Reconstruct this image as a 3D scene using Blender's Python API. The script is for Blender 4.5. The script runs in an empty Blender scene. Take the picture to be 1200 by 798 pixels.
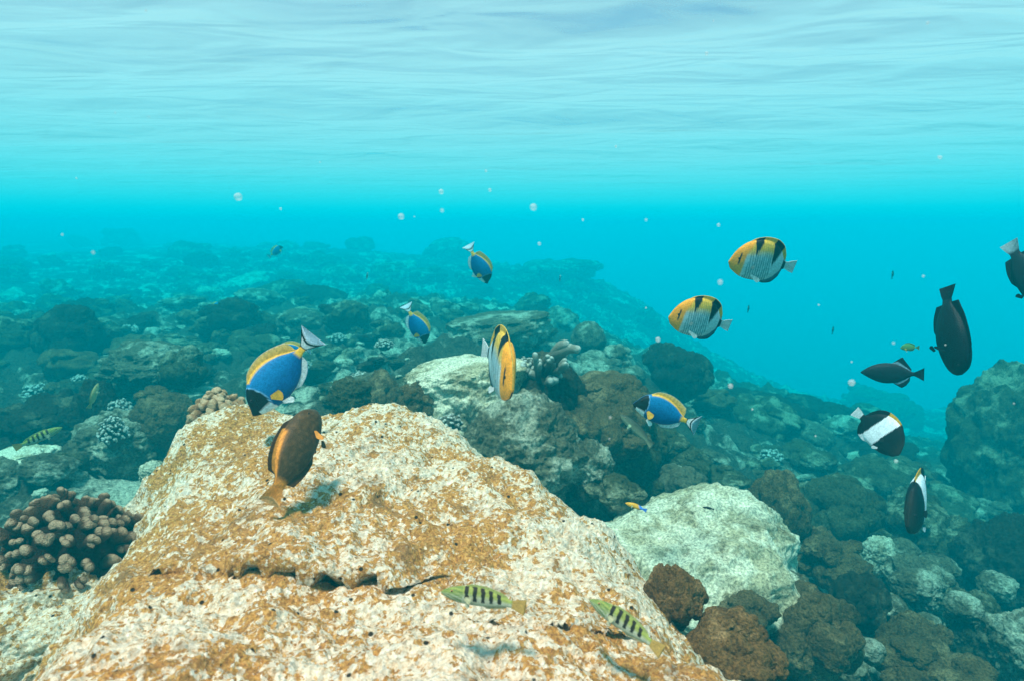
import bpy, math, random
import numpy as np
from mathutils import Vector, Matrix

R = math.radians
scene = bpy.context.scene
C = scene.collection
random.seed(7)

# ------------------------------------------------------------------ camera
# photo frame 1200 x 798; the camera floats at the origin, Y forward, Z up
FPX, PITCH = 715.0, R(10.8)
cam_d = bpy.data.cameras.new('camera')
cam_d.sensor_width = 36
cam_d.lens = 36 * FPX / 1200
cam_d.clip_start, cam_d.clip_end = 0.02, 400
cam_d.dof.use_dof = True
cam_d.dof.focus_distance = 1.35
cam_d.dof.aperture_fstop = 7.0
cam = bpy.data.objects.new('camera', cam_d)
C.objects.link(cam)
cam.rotation_euler = (R(90) - PITCH, 0, 0)
scene.camera = cam

# ------------------------------------------------------------------ world, sun, exposure
SUN_EL, SUN_AZ = R(73), R(212)            # azimuth clockwise from +Y: very high, behind the camera and a little to the left
w = bpy.data.worlds.new('World'); scene.world = w
w.use_nodes = True
wn = w.node_tree
sky = wn.nodes.new('ShaderNodeTexSky')
sky.sky_type = 'NISHITA'; sky.sun_disc = False
sky.sun_elevation = SUN_EL; sky.sun_rotation = SUN_AZ
wn.links.new(sky.outputs[0], wn.nodes['Background'].inputs['Color'])
wn.nodes['Background'].inputs['Strength'].default_value = 0.052
sun_d = bpy.data.lights.new('sun', 'SUN')
sun_d.energy = 5.0; sun_d.angle = R(9); sun_d.color = (1.0, 0.51, 0.455)
sun = bpy.data.objects.new('sun', sun_d); C.objects.link(sun)
sv = Vector((math.sin(SUN_AZ) * math.cos(SUN_EL), math.cos(SUN_AZ) * math.cos(SUN_EL), math.sin(SUN_EL)))
sun.rotation_euler = sv.to_track_quat('Z', 'Y').to_euler()
scene.view_settings.view_transform = 'Standard'
scene.view_settings.look = 'None'
scene.view_settings.gamma = 1
scene.view_settings.exposure = 1.77

cy = scene.cycles
cy.use_denoising = True
cy.max_bounces = 6; cy.diffuse_bounces = 2; cy.glossy_bounces = 2
cy.transmission_bounces = 4; cy.volume_bounces = 1; cy.transparent_max_bounces = 8
cy.caustics_reflective = False; cy.caustics_refractive = False
cy.sample_clamp_indirect = 8

# ------------------------------------------------------------------ helpers: pixels, noise, meshes
SP, CP = math.sin(PITCH), math.cos(PITCH)
RIGHT, UP, FWD = Vector((1, 0, 0)), Vector((0, SP, CP)), Vector((0, CP, -SP))


def ray(u, v):
    return RIGHT * ((u - 600) / FPX) + UP * ((399 - v) / FPX) + FWD


def at(u, v, Y):
    d = ray(u, v)
    return d * (Y / d.y)


_h = np.random.RandomState(11)
_perm = np.tile(_h.permutation(256), 3).astype(np.int64)
_g = _h.normal(size=(256, 3)); _g /= np.linalg.norm(_g, axis=1)[:, None]


def perlin(p):
    p = np.asarray(p, float)
    i = np.floor(p).astype(np.int64); f = p - i
    i &= 255
    u = f * f * f * (f * (f * 6 - 15) + 10)
    out = 0
    for dx in (0, 1):
        for dy in (0, 1):
            for dz in (0, 1):
                hsh = _perm[_perm[_perm[i[:, 0] + dx] + i[:, 1] + dy] + i[:, 2] + dz]
                g = _g[hsh]
                d = (f[:, 0] - dx) * g[:, 0] + (f[:, 1] - dy) * g[:, 1] + (f[:, 2] - dz) * g[:, 2]
                wt = (u[:, 0] if dx else 1 - u[:, 0]) * (u[:, 1] if dy else 1 - u[:, 1]) * (u[:, 2] if dz else 1 - u[:, 2])
                out = out + d * wt
    return out * 1.6


def fbm(p, octv=4, gain=0.5, lac=2.03):
    p = np.asarray(p, float)
    a, s, o = 1.0, 0, 0
    for k in range(octv):
        o = o + a * perlin(p + 17.3 * k); s += a
        p = p * lac; a *= gain
    return o / s


def ridged(p, octv=4):
    p = np.asarray(p, float); a, o, s = 1.0, 0, 0
    for k in range(octv):
        o = o + a * (1 - 2 * np.abs(perlin(p + 9.1 * k))); s += a
        p = p * 2.1; a *= .5
    return o / s


def p3(x, y, z=0.0):
    x = np.asarray(x, float); y = np.asarray(y, float)
    return np.stack([x.ravel(), y.ravel(), np.broadcast_to(z, x.shape).ravel()], 1)


class TPS:
    """thin-plate surface through scattered (x, y, z) points"""
    def __init__(self, pts, lam=1e-3):
        P = np.array(pts, float); n = len(P)
        self.P = P[:, :2]
        K = self.k(self.P)
        A = np.zeros((n + 3, n + 3)); A[:n, :n] = K + lam * np.eye(n)
        A[:n, n] = 1; A[:n, n + 1:] = self.P; A[n:, :n] = A[:n, n:].T
        self.w = np.linalg.solve(A, np.r_[P[:, 2], 0, 0, 0])

    def k(self, q):
        r2 = ((q[:, None, :] - self.P[None]) ** 2).sum(-1)
        return 0.5 * r2 * np.log(r2 + 1e-12)

    def __call__(self, x, y):
        q = np.stack([np.ravel(x), np.ravel(y)], 1).astype(float)
        o = np.empty(len(q))
        for a in range(0, len(q), 20000):
            b = q[a:a + 20000]
            o[a:a + 20000] = self.k(b) @ self.w[:-3] + self.w[-3] + b @ self.w[-2:]
        return o.reshape(np.shape(x))


def mesh_from(name, verts, faces, smooth=True):
    me = bpy.data.meshes.new(name)
    verts = np.asarray(verts, np.float32)
    if isinstance(faces, np.ndarray):
        n, k = faces.shape
        me.vertices.add(len(verts)); me.vertices.foreach_set('co', verts.ravel())
        me.loops.add(n * k); me.loops.foreach_set('vertex_index', faces.astype(np.int32).ravel())
        me.polygons.add(n); me.polygons.foreach_set('loop_start', np.arange(0, n * k, k, dtype=np.int32))
        me.update(calc_edges=True); me.validate()
    else:
        me.from_pydata([tuple(map(float, v)) for v in verts], [], faces)
    if smooth:
        me.polygons.foreach_set('use_smooth', np.ones(len(me.polygons), bool))
    me.update()
    return me


def link(name, me, mat=None, parent=None, loc=(0, 0, 0)):
    o = bpy.data.objects.new(name, me)
    C.objects.link(o)
    o.location = loc
    if mat is not None and me is not None and not me.materials:
        me.materials.append(mat)
    if parent is not None:
        o.parent = parent
    return o


def tag(o, label, cat, group=None):
    o['label'] = label; o['category'] = cat
    if group:
        o['group'] = group
    return o


def structure(o, kind='structure'):
    o['kind'] = kind
    return o


def grid_faces(nu, nv):
    a = np.arange((nu - 1) * (nv - 1)); i = a // (nv - 1); j = a % (nv - 1)
    q = i * nv + j
    return np.stack([q, q + nv, q + nv + 1, q + 1], 1)


def icosphere(sub):
    t = (1 + 5 ** .5) / 2
    V = np.array([(-1, t, 0), (1, t, 0), (-1, -t, 0), (1, -t, 0), (0, -1, t), (0, 1, t), (0, -1, -t), (0, 1, -t),
                  (t, 0, -1), (t, 0, 1), (-t, 0, -1), (-t, 0, 1)], float)
    F = np.array([(0, 11, 5), (0, 5, 1), (0, 1, 7), (0, 7, 10), (0, 10, 11), (1, 5, 9), (5, 11, 4), (11, 10, 2), (10, 7, 6),
                  (7, 1, 8), (3, 9, 4), (3, 4, 2), (3, 2, 6), (3, 6, 8), (3, 8, 9), (4, 9, 5), (2, 4, 11), (6, 2, 10),
                  (8, 6, 7), (9, 8, 1)])
    V /= np.linalg.norm(V, axis=1)[:, None]
    for _ in range(sub):
        E = np.concatenate([F[:, [0, 1]], F[:, [1, 2]], F[:, [2, 0]]]); E.sort(axis=1)
        U, inv = np.unique(E, axis=0, return_inverse=True)
        inv = inv.ravel()
        M = V[U].mean(1); M /= np.linalg.norm(M, axis=1)[:, None]
        n, m = len(V), len(F)
        a, b, c = inv[:m] + n, inv[m:2 * m] + n, inv[2 * m:] + n
        V = np.concatenate([V, M])
        F = np.concatenate([np.stack([F[:, 0], a, c], 1), np.stack([F[:, 1], b, a], 1), np.stack([F[:, 2], c, b], 1),
                            np.stack([a, b, c], 1)])
    return V, F


ICO = {}


def ico(s):
    if s not in ICO:
        ICO[s] = icosphere(s)
    return ICO[s]


# ------------------------------------------------------------------ materials
def new_mat(name):
    m = bpy.data.materials.new(name); m.use_nodes = True
    m.node_tree.nodes.clear()
    return m, m.node_tree.nodes, m.node_tree.links


def ramp(N, stops):
    r = N.new('ShaderNodeValToRGB')
    e = r.color_ramp.elements
    while len(e) < len(stops):
        e.new(0.5)
    for el, (p, c) in zip(e, stops):
        el.position = p
        el.color = (c[0], c[1], c[2], 1) if not isinstance(c, (int, float)) else (c, c, c, 1)
    return r


def noise(N, L, vec, scale, detail=5, rough=.6, dist=0.0):
    n = N.new('ShaderNodeTexNoise')
    n.inputs['Scale'].default_value = scale; n.inputs['Detail'].default_value = detail
    n.inputs['Roughness'].default_value = rough; n.inputs['Distortion'].default_value = dist
    L.new(vec, n.inputs['Vector'])
    return n.outputs['Fac']


def voro(N, L, vec, scale, feature='F1', rnd=1.0):
    n = N.new('ShaderNodeTexVoronoi'); n.feature = feature
    n.inputs['Scale'].default_value = scale
    n.inputs['Randomness'].default_value = rnd
    L.new(vec, n.inputs['Vector'])
    return n.outputs['Distance']


def mixc(N, L, fac, a, b, mode='MIX'):
    m = N.new('ShaderNodeMix'); m.data_type = 'RGBA'; m.blend_type = mode
    for sock, val in ((m.inputs[0], fac), (m.inputs[6], a), (m.inputs[7], b)):
        if hasattr(val, 'is_output'):
            L.new(val, sock)
        elif isinstance(val, (int, float)):
            sock.default_value = val
        else:
            sock.default_value = (val[0], val[1], val[2], 1)
    return m.outputs[2]


def math_n(N, L, op, a, b=None):
    m = N.new('ShaderNodeMath'); m.operation = op
    for k, val in enumerate((a, b)):
        if val is None:
            continue
        if hasattr(val, 'is_output'):
            L.new(val, m.inputs[k])
        else:
            m.inputs[k].default_value = val
    return m.outputs[0]


def finish(N, L, color, height=None, bump=.4, dist=.01, rough=.85, spec=.06):
    b = N.new('ShaderNodeBsdfPrincipled')
    b.inputs['Roughness'].default_value = rough
    b.inputs['Specular IOR Level'].default_value = spec
    L.new(color, b.inputs['Base Color'])
    if height is not None:
        bp = N.new('ShaderNodeBump')
        bp.inputs['Strength'].default_value = bump; bp.inputs['Distance'].default_value = dist
        L.new(height, bp.inputs['Height']); L.new(bp.outputs[0], b.inputs['Normal'])
    o = N.new('ShaderNodeOutputMaterial'); L.new(b.outputs[0], o.inputs['Surface'])
    return b


def rock_mat(name, dark, mid, pale, scale=9.0, patch=2.5, pale_at=.55, bump=.6, dist=.02, speck=None):
    """mottled rock or encrusted coral, textured in world metres"""
    m, N, L = new_mat(name)
    pos = N.new('ShaderNodeNewGeometry').outputs['Position']
    n1 = noise(N, L, pos, scale, 8, .68, .3)
    n2 = noise(N, L, pos, patch, 4, .6, .5)
    fine = noise(N, L, pos, scale * 9, 4, .7)
    base = ramp(N, [(.3, dark), (.48, mid), (.68, [1.25 * k for k in mid])]); L.new(n1, base.inputs[0])
    pm = math_n(N, L, 'ADD', n2, math_n(N, L, 'MULTIPLY', math_n(N, L, 'SUBTRACT', n1, .5), .7))
    pr = ramp(N, [(pale_at - .05, 0), (pale_at + .08, 1)]); L.new(pm, pr.inputs[0])
    col = mixc(N, L, pr.outputs[0], base.outputs[0], pale)
    fr = ramp(N, [(.37, .42), (.5, .9), (.64, 1.35)]); L.new(fine, fr.inputs[0])
    col = mixc(N, L, 1.0, col, fr.outputs[0], 'MULTIPLY')
    if speck:
        v = voro(N, L, pos, speck[0])
        sr = ramp(N, [(speck[1], 1), (speck[1] + .06, 0)]); L.new(v, sr.inputs[0])
        col = mixc(N, L, sr.outputs[0], col, speck[2])
    h = math_n(N, L, 'ADD', math_n(N, L, 'MULTIPLY', n1, .7), math_n(N, L, 'MULTIPLY', fine, .3))
    finish(N, L, col, h, bump, dist)
    return m


M = {}
M['brown'] = rock_mat('brown_turf_coral', (.03, .016, .006), (.125, .075, .03), (.25, .165, .08), 18, 6, .60, .9, .03)
M['ochre'] = rock_mat('ochre_turf', (.05, .023, .008), (.165, .085, .028), (.34, .205, .09), 24, 8, .6, .9, .02)
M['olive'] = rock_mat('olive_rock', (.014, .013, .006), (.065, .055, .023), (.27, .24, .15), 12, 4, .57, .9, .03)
M['grey'] = rock_mat('grey_reef_rock', (.03, .025, .014), (.115, .095, .055), (.40, .36, .26), 11, 4, .55, .9, .03)
M['pale'] = rock_mat('pale_reef_rock', (.12, .09, .045), (.30, .25, .155), (.52, .46, .33), 15, 5, .48, .9, .02)
M['tan'] = rock_mat('tan_reef_rock', (.17, .125, .065), (.47, .37, .225), (.76, .63, .45), 15, 5, .47, .9, .02)
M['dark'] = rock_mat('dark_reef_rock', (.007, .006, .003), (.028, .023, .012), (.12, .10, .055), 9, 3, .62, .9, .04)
M['bottom'] = rock_mat('seabed_rubble', (.016, .013, .007), (.075, .058, .032), (.55, .48, .35), 10, 1.6, .575, 1.0, .05)


def boulder_mat():
    m, N, L = new_mat('boulder_limestone')
    pos = N.new('ShaderNodeNewGeometry').outputs['Position']
    big = noise(N, L, pos, 4.2, 5, .62, .6)
    med = noise(N, L, pos, 24, 6, .7, .3)
    fin = noise(N, L, pos, 120, 5, .75, .2)
    grn = voro(N, L, pos, 150)
    base = ramp(N, [(.3, (.48, .25, .11)), (.41, (.78, .55, .34)), (.52, (.90, .75, .55)), (.68, (.95, .87, .74))])
    L.new(fin, base.inputs[0])
    # mustard turf algae: flecks and threads everywhere, denser in some areas
    thr = noise(N, L, pos, 70, 6, .72, .45)
    wv = N.new('ShaderNodeTexNoise'); wv.inputs['Scale'].default_value = 90; wv.inputs['Detail'].default_value = 3; L.new(pos, wv.inputs['Vector'])
    wp = N.new('ShaderNodeVectorMath'); wp.operation = 'MULTIPLY_ADD'; wp.inputs[1].default_value = (.009, .009, .009)
    L.new(wv.outputs['Color'], wp.inputs[0]); L.new(pos, wp.inputs[2])
    cell = []
    for sc_ in (95, 210):
        vv = N.new('ShaderNodeTexVoronoi'); vv.inputs['Scale'].default_value = sc_; L.new(wp.outputs[0], vv.inputs['Vector'])
        sx = N.new('ShaderNodeSeparateColor'); L.new(vv.outputs['Color'], sx.inputs[0]); cell.append(sx)
    grit = math_n(N, L, 'ADD', math_n(N, L, 'MULTIPLY', cell[0].outputs[0], .17), math_n(N, L, 'MULTIPLY', cell[1].outputs[0], .14))
    thr = math_n(N, L, 'ADD', math_n(N, L, 'MULTIPLY', thr, .6), grit)
    dens = math_n(N, L, 'ADD', math_n(N, L, 'MULTIPLY', big, .80),
                  math_n(N, L, 'ADD', math_n(N, L, 'MULTIPLY', med, .38), math_n(N, L, 'MULTIPLY', thr, .85)))
    tr = ramp(N, [(.97, 0), (1.065, .93)]); L.new(dens, tr.inputs[0])
    turf = ramp(N, [(.3, (.17, .055, .01)), (.48, (.52, .215, .028)), (.62, (.70, .37, .085)), (.8, (.8, .55, .25))]); L.new(
        noise(N, L, pos, 210, 4, .7), turf.inputs[0])
    col = mixc(N, L, tr.outputs[0], base.outputs[0], turf.outputs[0])
    gr = ramp(N, [(0, .66), (.4, .97), (1, 1.08)]); L.new(cell[1].outputs[1], gr.inputs[0])
    col = mixc(N, L, 1, col, gr.outputs[0], 'MULTIPLY')
    # brown-grey dirt in broad areas
    dn = noise(N, L, pos, 7.5, 6, .7, .4)
    dm = math_n(N, L, 'ADD', math_n(N, L, 'MULTIPLY', dn, .7), math_n(N, L, 'MULTIPLY', med, .45))
    dr = ramp(N, [(.625, 0), (.75, .75)]); L.new(dm, dr.inputs[0])
    col = mixc(N, L, dr.outputs[0], col, (.17, .105, .055))
    # tiny borer holes
    hv = voro(N, L, pos, 34)
    hr = ramp(N, [(.07, 1), (.11, 0)]); L.new(hv, hr.inputs[0])
    col = mixc(N, L, hr.outputs[0], col, (.05, .03, .02))
    h = math_n(N, L, 'ADD', math_n(N, L, 'MULTIPLY', fin, .6),
               math_n(N, L, 'ADD', math_n(N, L, 'MULTIPLY', med, .6), math_n(N, L, 'MULTIPLY', grn, .25)))
    h = math_n(N, L, 'SUBTRACT', h, math_n(N, L, 'MULTIPLY', hr.outputs[0], .4))
    finish(N, L, col, h, 1.0, .014, .9, .06)
    return m


M['boulder'] = boulder_mat()


def finger_mat(name, tip, body, low):
    """branching coral: paler tips, grain of tiny polyps (object z runs along the branch)"""
    m, N, L = new_mat(name)
    geo = N.new('ShaderNodeNewGeometry'); pos = geo.outputs['Position']
    at_ = N.new('ShaderNodeAttribute'); at_.attribute_name = 'along'
    n = noise(N, L, pos, 45, 5, .65)
    f = math_n(N, L, 'ADD', at_.outputs['Fac'], math_n(N, L, 'MULTIPLY', math_n(N, L, 'SUBTRACT', n, .5), .45))
    r = ramp(N, [(.25, low), (.78, body), (1.0, tip)]); L.new(f, r.inputs[0])
    v = voro(N, L, pos, 420)
    vr = ramp(N, [(.1, .7), (.5, 1.1)]); L.new(v, vr.inputs[0])
    col = mixc(N, L, 1, r.outputs[0], vr.outputs[0], 'MULTIPLY')
    finish(N, L, col, math_n(N, L, 'ADD', v, n), .8, .004, .8, .06)
    return m


M['finger_brown'] = finger_mat('finger_coral_brown', (.40, .26, .16), (.11, .052, .026), (.02, .008, .004))
M['finger_tan'] = finger_mat('knob_coral_tan', (.56, .37, .22), (.36, .19, .085), (.10, .045, .018))
M['finger_grey'] = finger_mat('branch_coral_grey', (.6, .55, .47), (.3, .26, .2), (.08, .07, .05))

mf, N, L = new_mat('fish_skin')
a_ = N.new('ShaderNodeAttribute'); a_.attribute_name = 'Col'
tc = N.new('ShaderNodeTexCoord')
sc = voro(N, L, tc.outputs['Object'], 95)
nv = noise(N, L, tc.outputs['Object'], 14, 4, .6)
sr = ramp(N, [(.3, .82), (.7, 1.08)]); L.new(nv, sr.inputs[0])
cc = mixc(N, L, 1, a_.outputs['Color'], sr.outputs[0], 'MULTIPLY')
vf = N.new('ShaderNodeTexVoronoi'); vf.inputs['Scale'].default_value = 75; L.new(tc.outputs['Object'], vf.inputs['Vector'])
sf = N.new('ShaderNodeSeparateColor'); L.new(vf.outputs['Color'], sf.inputs[0])
rf = ramp(N, [(0, .8), (1, 1.15)]); L.new(sf.outputs[0], rf.inputs[0])
cc = mixc(N, L, 1, cc, rf.outputs[0], 'MULTIPLY')
bf = finish(N, L, cc, sc, .2, .006, .42, .12)
tl_ = N.new('ShaderNodeBsdfTranslucent'); L.new(cc, tl_.inputs['Color'])
mx_ = N.new('ShaderNodeMixShader'); L.new(math_n(N, L, 'MULTIPLY', a_.outputs['Alpha'], .25), mx_.inputs[0])
L.new(bf.outputs[0], mx_.inputs[1]); L.new(tl_.outputs[0], mx_.inputs[2])
L.new(mx_.outputs[0], [n for n in N if n.type == 'OUTPUT_MATERIAL'][0].inputs['Surface'])
M['fish'] = mf

mp, N, L = new_mat('drifting_particle')
b = N.new('ShaderNodeBsdfPrincipled'); b.inputs['Base Color'].default_value = (.85, .85, .8, 1)
b.inputs['Roughness'].default_value = .5
t = N.new('ShaderNodeBsdfTransparent'); mx = N.new('ShaderNodeMixShader'); mx.inputs[0].default_value = .2
L.new(t.outputs[0], mx.inputs[1]); L.new(b.outputs[0], mx.inputs[2])
o = N.new('ShaderNodeOutputMaterial'); L.new(mx.outputs[0], o.inputs[0])
M['particle'] = mp


def water_mat():
    m, N, L = new_mat('water_underside')
    pos = N.new('ShaderNodeNewGeometry').outputs['Position']
    mp_ = N.new('ShaderNodeMapping'); mp_.inputs['Scale'].default_value = (.75, 1.6, 1); L.new(pos, mp_.inputs[0])
    n1 = noise(N, L, mp_.outputs[0], 5, 2.4, .42, .4)
    n2 = noise(N, L, mp_.outputs[0], 17, 3, .5, .4)
    bp = N.new('ShaderNodeBump'); bp.inputs['Strength'].default_value = .6; bp.inputs['Distance'].default_value = .07
    L.new(math_n(N, L, 'ADD', n1, math_n(N, L, 'MULTIPLY', n2, .03)), bp.inputs['Height'])
    tr = N.new('ShaderNodeBsdfTransparent'); tr.inputs[0].default_value = (.97, 1, 1, 1)
    tl = N.new('ShaderNodeBsdfTranslucent'); tl.inputs[0].default_value = (.115, .27, .295, 1)
    gl = N.new('ShaderNodeBsdfGlossy'); gl.inputs['Roughness'].default_value = .12
    gl.inputs['Color'].default_value = (.75, .92, .95, 1)
    L.new(bp.outputs[0], tl.inputs['Normal']); L.new(bp.outputs[0], gl.inputs['Normal'])
    lw = N.new('ShaderNodeLayerWeight'); lw.inputs['Blend'].default_value = .5
    L.new(bp.outputs[0], lw.inputs['Normal'])
    fr = ramp(N, [(0, .38), (.30, .42), (.50, .72), (.92, .98)]); L.new(lw.outputs['Facing'], fr.inputs[0])
    a = N.new('ShaderNodeMixShader'); a.inputs[0].default_value = .1; L.new(tl.outputs[0], a.inputs[1]); L.new(gl.outputs[0], a.inputs[2])
    b = N.new('ShaderNodeMixShader'); L.new(fr.outputs[0], b.inputs[0])
    L.new(tr.outputs[0], b.inputs[1]); L.new(a.outputs[0], b.inputs[2])
    o = N.new('ShaderNodeOutputMaterial'); L.new(b.outputs[0], o.inputs[0])
    return m


M['water'] = water_mat()

# ------------------------------------------------------------------ water surface (swell with a trough five metres out)
def spaced(fine_a, fine_b, step, far_a, far_b):
    f = np.arange(fine_a, fine_b + step, step)
    lo = fine_a - np.cumsum(step * 1.09 ** np.arange(1, 90)); lo = lo[lo > far_a]
    hi = f[-1] + np.cumsum(step * 1.09 ** np.arange(1, 90)); hi = hi[hi < far_b]
    return np.r_[far_a, lo[::-1], f, hi, far_b]


def water_height(x, y):
    z = .33 + .02 * fbm(p3(x * .12, y * .2, 3), 2).reshape(x.shape)
    q = fbm(p3(x * .5, y * .9), 3).reshape(x.shape)
    for lam, amp, ang, ph in ((1.3, .013, 8, 0), (.8, .010, -14, 1), (.5, .007, 11, 2), (.33, .0042, -9, 3), (.22, .0016, 20, 4)):
        k = 2 * math.pi / lam
        t = k * (x * math.sin(R(ang)) + y * math.cos(R(ang))) + ph + 3.2 * q
        z = z + amp / (1 + (np.hypot(x, y) / 4.5) ** 2) * (np.exp(np.sin(t)) - 1.27) * .85
    return z


gx = spaced(-6.5, 6.5, .04, -155, 155); gy = spaced(.4, 9, .035, -55, 155)
X, Y = np.meshgrid(gx, gy, indexing='ij')
Zw = np.minimum(water_height(X, Y), .45)
structure(link('water_surface', mesh_from('water_surface', np.stack([X.ravel(), Y.ravel(), Zw.ravel()], 1), grid_faces(len(gx), len(gy))), M['water']))

# ------------------------------------------------------------------ seabed
tp = []
for (u, v, Yd) in [(-150, 600, 2.2), (20, 560, 2.4), (150, 540, 2.5), (30, 440, 4.0), (150, 415, 4.3), (300, 410, 4.6), (300, 355, 6.4), (150, 335, 7.5),
                   (400, 306, 9), (250, 290, 11), (100, 285, 13), (-100, 300, 11), (-150, 420, 4.5), (430, 440, 3.4), (550, 405, 4.3), (650, 418, 4.2), (600, 360, 6.3), (500, 318, 9), (650, 318, 9.5),
                   (740, 345, 9.5), (760, 470, 3.9), (800, 500, 3.8), (900, 520, 4.2), (1000, 550, 4.1), (1100, 560, 4.4), (880, 585, 2.8), (1000, 660, 2.5), (1100, 740, 2.0), (950, 790, 1.6),
                   (1190, 780, 1.8), (900, 480, 7), (1050, 480, 9), (1180, 490, 9), (810, 440, 7.5), (860, 475, 10), (1000, 480, 15), (775, 405, 11), (480, 520, 2.2), (640, 560, 2.2), (720, 600, 2.0)]:
    if Yd > 5: Yd = 5 + (Yd - 5) * 3.6
    p = at(u, v, Yd); tp.append((p.x, p.y, p.z))
tp += [(-1.6, .9, -.95), (-2.2, .2, -1.0), (1.6, .3, -1.3), (0, -.6, -1.1), (-1.2, -1, -1.1), (2.6, .6, -1.45), (0, 1.0, -1.15), (-.4, 1.6, -1.1),
       (-30, 20, -.6), (-30, -20, -1), (30, -20, -3), (30, 20, -6), (5, 100, -5.0), (-80, 120, -2.2), (60, 100, -11), (0, -30, -1.4), (24, 60, -10), (-25, 70, -1.6)]
terr = TPS(tp, 2e-3)


def ground(x, y, detail=True):
    x = np.asarray(x, float); y = np.asarray(y, float)
    z = np.clip(terr(x, y), -11.5, -.22)
    if detail:
        r = np.hypot(x, y)
        wx = x + .15 * fbm(p3(x * 2, y * 2, 6), 2).reshape(x.shape)
        z = z + .13 * fbm(p3(x * .9, y * .9), 4).reshape(x.shape) + .26 * np.abs(fbm(p3(wx * 2.1, y * 2.1, 4), 3)).reshape(x.shape) \
            + .17 * np.abs(fbm(p3(wx * 4.6, y * 4.6, 9), 3)).reshape(x.shape) + .05 * fbm(p3(x * 11, y * 11, 2), 3).reshape(x.shape) - .09
    return z


gx = spaced(-9, 7, .036, -155, 155); gy = spaced(1.0, 16, .036, -55, 155)
X, Y = np.meshgrid(gx, gy, indexing='ij')
Zg = ground(X, Y)
structure(link('seabed', mesh_from('seabed', np.stack([X.ravel(), Y.ravel(), Zg.ravel()], 1), grid_faces(len(gx), len(gy))), M['bottom']))


def hit(u, v):
    """where the pixel's ray meets the seabed"""
    d = ray(u, v); d = d / d.y
    ys = np.r_[np.arange(.5, 6, .02), np.arange(6, 110, .12)]
    z = ground(d.x * ys, ys)
    k = np.argmax(d.z * ys <= z)
    if not (d.z * ys <= z).any():
        return None
    return d * float(ys[k])


# ------------------------------------------------------------------ the water's body
v_ = [(x, y, z) for x in (-164, 164) for y in (-60, 164) for z in (-13.0, .50)]
f_ = [(0, 1, 3, 2), (4, 6, 7, 5), (0, 4, 5, 1), (2, 3, 7, 6), (0, 2, 6, 4), (1, 5, 7, 3)]
mh, N, L = new_mat('sea_water')
pv = N.new('ShaderNodeVolumePrincipled')
pv.inputs['Density'].default_value = .40
pv.inputs['Color'].default_value = (.0, .1173, .140, 1)
pv.inputs['Absorption Color'].default_value = (.0, .887, .9625, 1)
pv.inputs['Anisotropy'].default_value = .0
o = N.new('ShaderNodeOutputMaterial'); L.new(pv.outputs[0], o.inputs['Volume'])
hz = structure(link('haze', mesh_from('haze', v_, f_, False), mh), 'stuff')

# ------------------------------------------------------------------ the big foreground boulder
ridge = [(30, 820, .52), (75, 720, .75), (140, 650, .95), (172, 590, 1.12), (200, 520, 1.28), (238, 484, 1.42), (290, 474, 1.48), (350, 480, 1.5), (420, 486, 1.48),
         (470, 481, 1.5), (530, 502, 1.42), (590, 532, 1.32), (640, 567, 1.2), (700, 604, 1.08), (745, 652, .95), (772, 705, .82), (800, 760, .72), (880, 800, .66)]
rp = [at(*r) for r in ridge]
inner = [at(400, 600, .95), at(400, 700, .76), at(400, 798, .60), at(600, 650, .9), at(250, 600, 1.02), at(330, 520, 1.3), at(480, 540, 1.2), at(620, 760, .68), at(200, 760, .66), at(300, 650, .86), at(520, 610, .98), at(700, 720, .78)]
btop = TPS([tuple(p) for p in rp] + [tuple(p) for p in inner] + [(0, .1, -.52), (-.5, .1, -.56), (.4, .1, -.58)], 2e-3)
outline = np.array([(p.x, p.y) for p in rp] + [(.42, .3), (.3, .05), (-.3, .0), (-.6, .15)])


def sdist(x, y, poly):
    d = np.full(x.shape, 1e9); inside = np.zeros(x.shape, bool)
    n = len(poly)
    for i in range(n):
        (ax, ay), (bx, by) = poly[i], poly[(i + 1) % n]
        ex, ey = bx - ax, by - ay
        t = np.clip(((x - ax) * ex + (y - ay) * ey) / (ex * ex + ey * ey + 1e-12), 0, 1)
        d = np.minimum(d, np.hypot(x - ax - t * ex, y - ay - t * ey))
        c = ((ay > y) != (by > y)) & (x < (bx - ax) * (y - ay) / (by - ay + 1e-12) + ax)
        inside ^= c
    return np.where(inside, d, -d)


crack = [at(u, v, Yd) for (u, v, Yd) in [(225, 680, .82), (262, 694, .80), (300, 702, .785), (350, 694, .79), (400, 690, .785), (450, 680, .785)]]
crack2 = [at(u, v, Yd) for (u, v, Yd) in [(600, 745, .69), (650, 752, .68), (700, 740, .70)]]


def polyline_d(x, y, pl):
    d = np.full(x.shape, 1e9); side = np.zeros(x.shape)
    for a, b in zip(pl[:-1], pl[1:]):
        ex, ey = b.x - a.x, b.y - a.y
        t = np.clip(((x - a.x) * ex + (y - a.y) * ey) / (ex * ex + ey * ey), 0, 1)
        dx, dy = x - a.x - t * ex, y - a.y - t * ey
        dd = np.hypot(dx, dy)
        side = np.where(dd < d, dy, side); d = np.minimum(d, dd)
    return d, side


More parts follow.
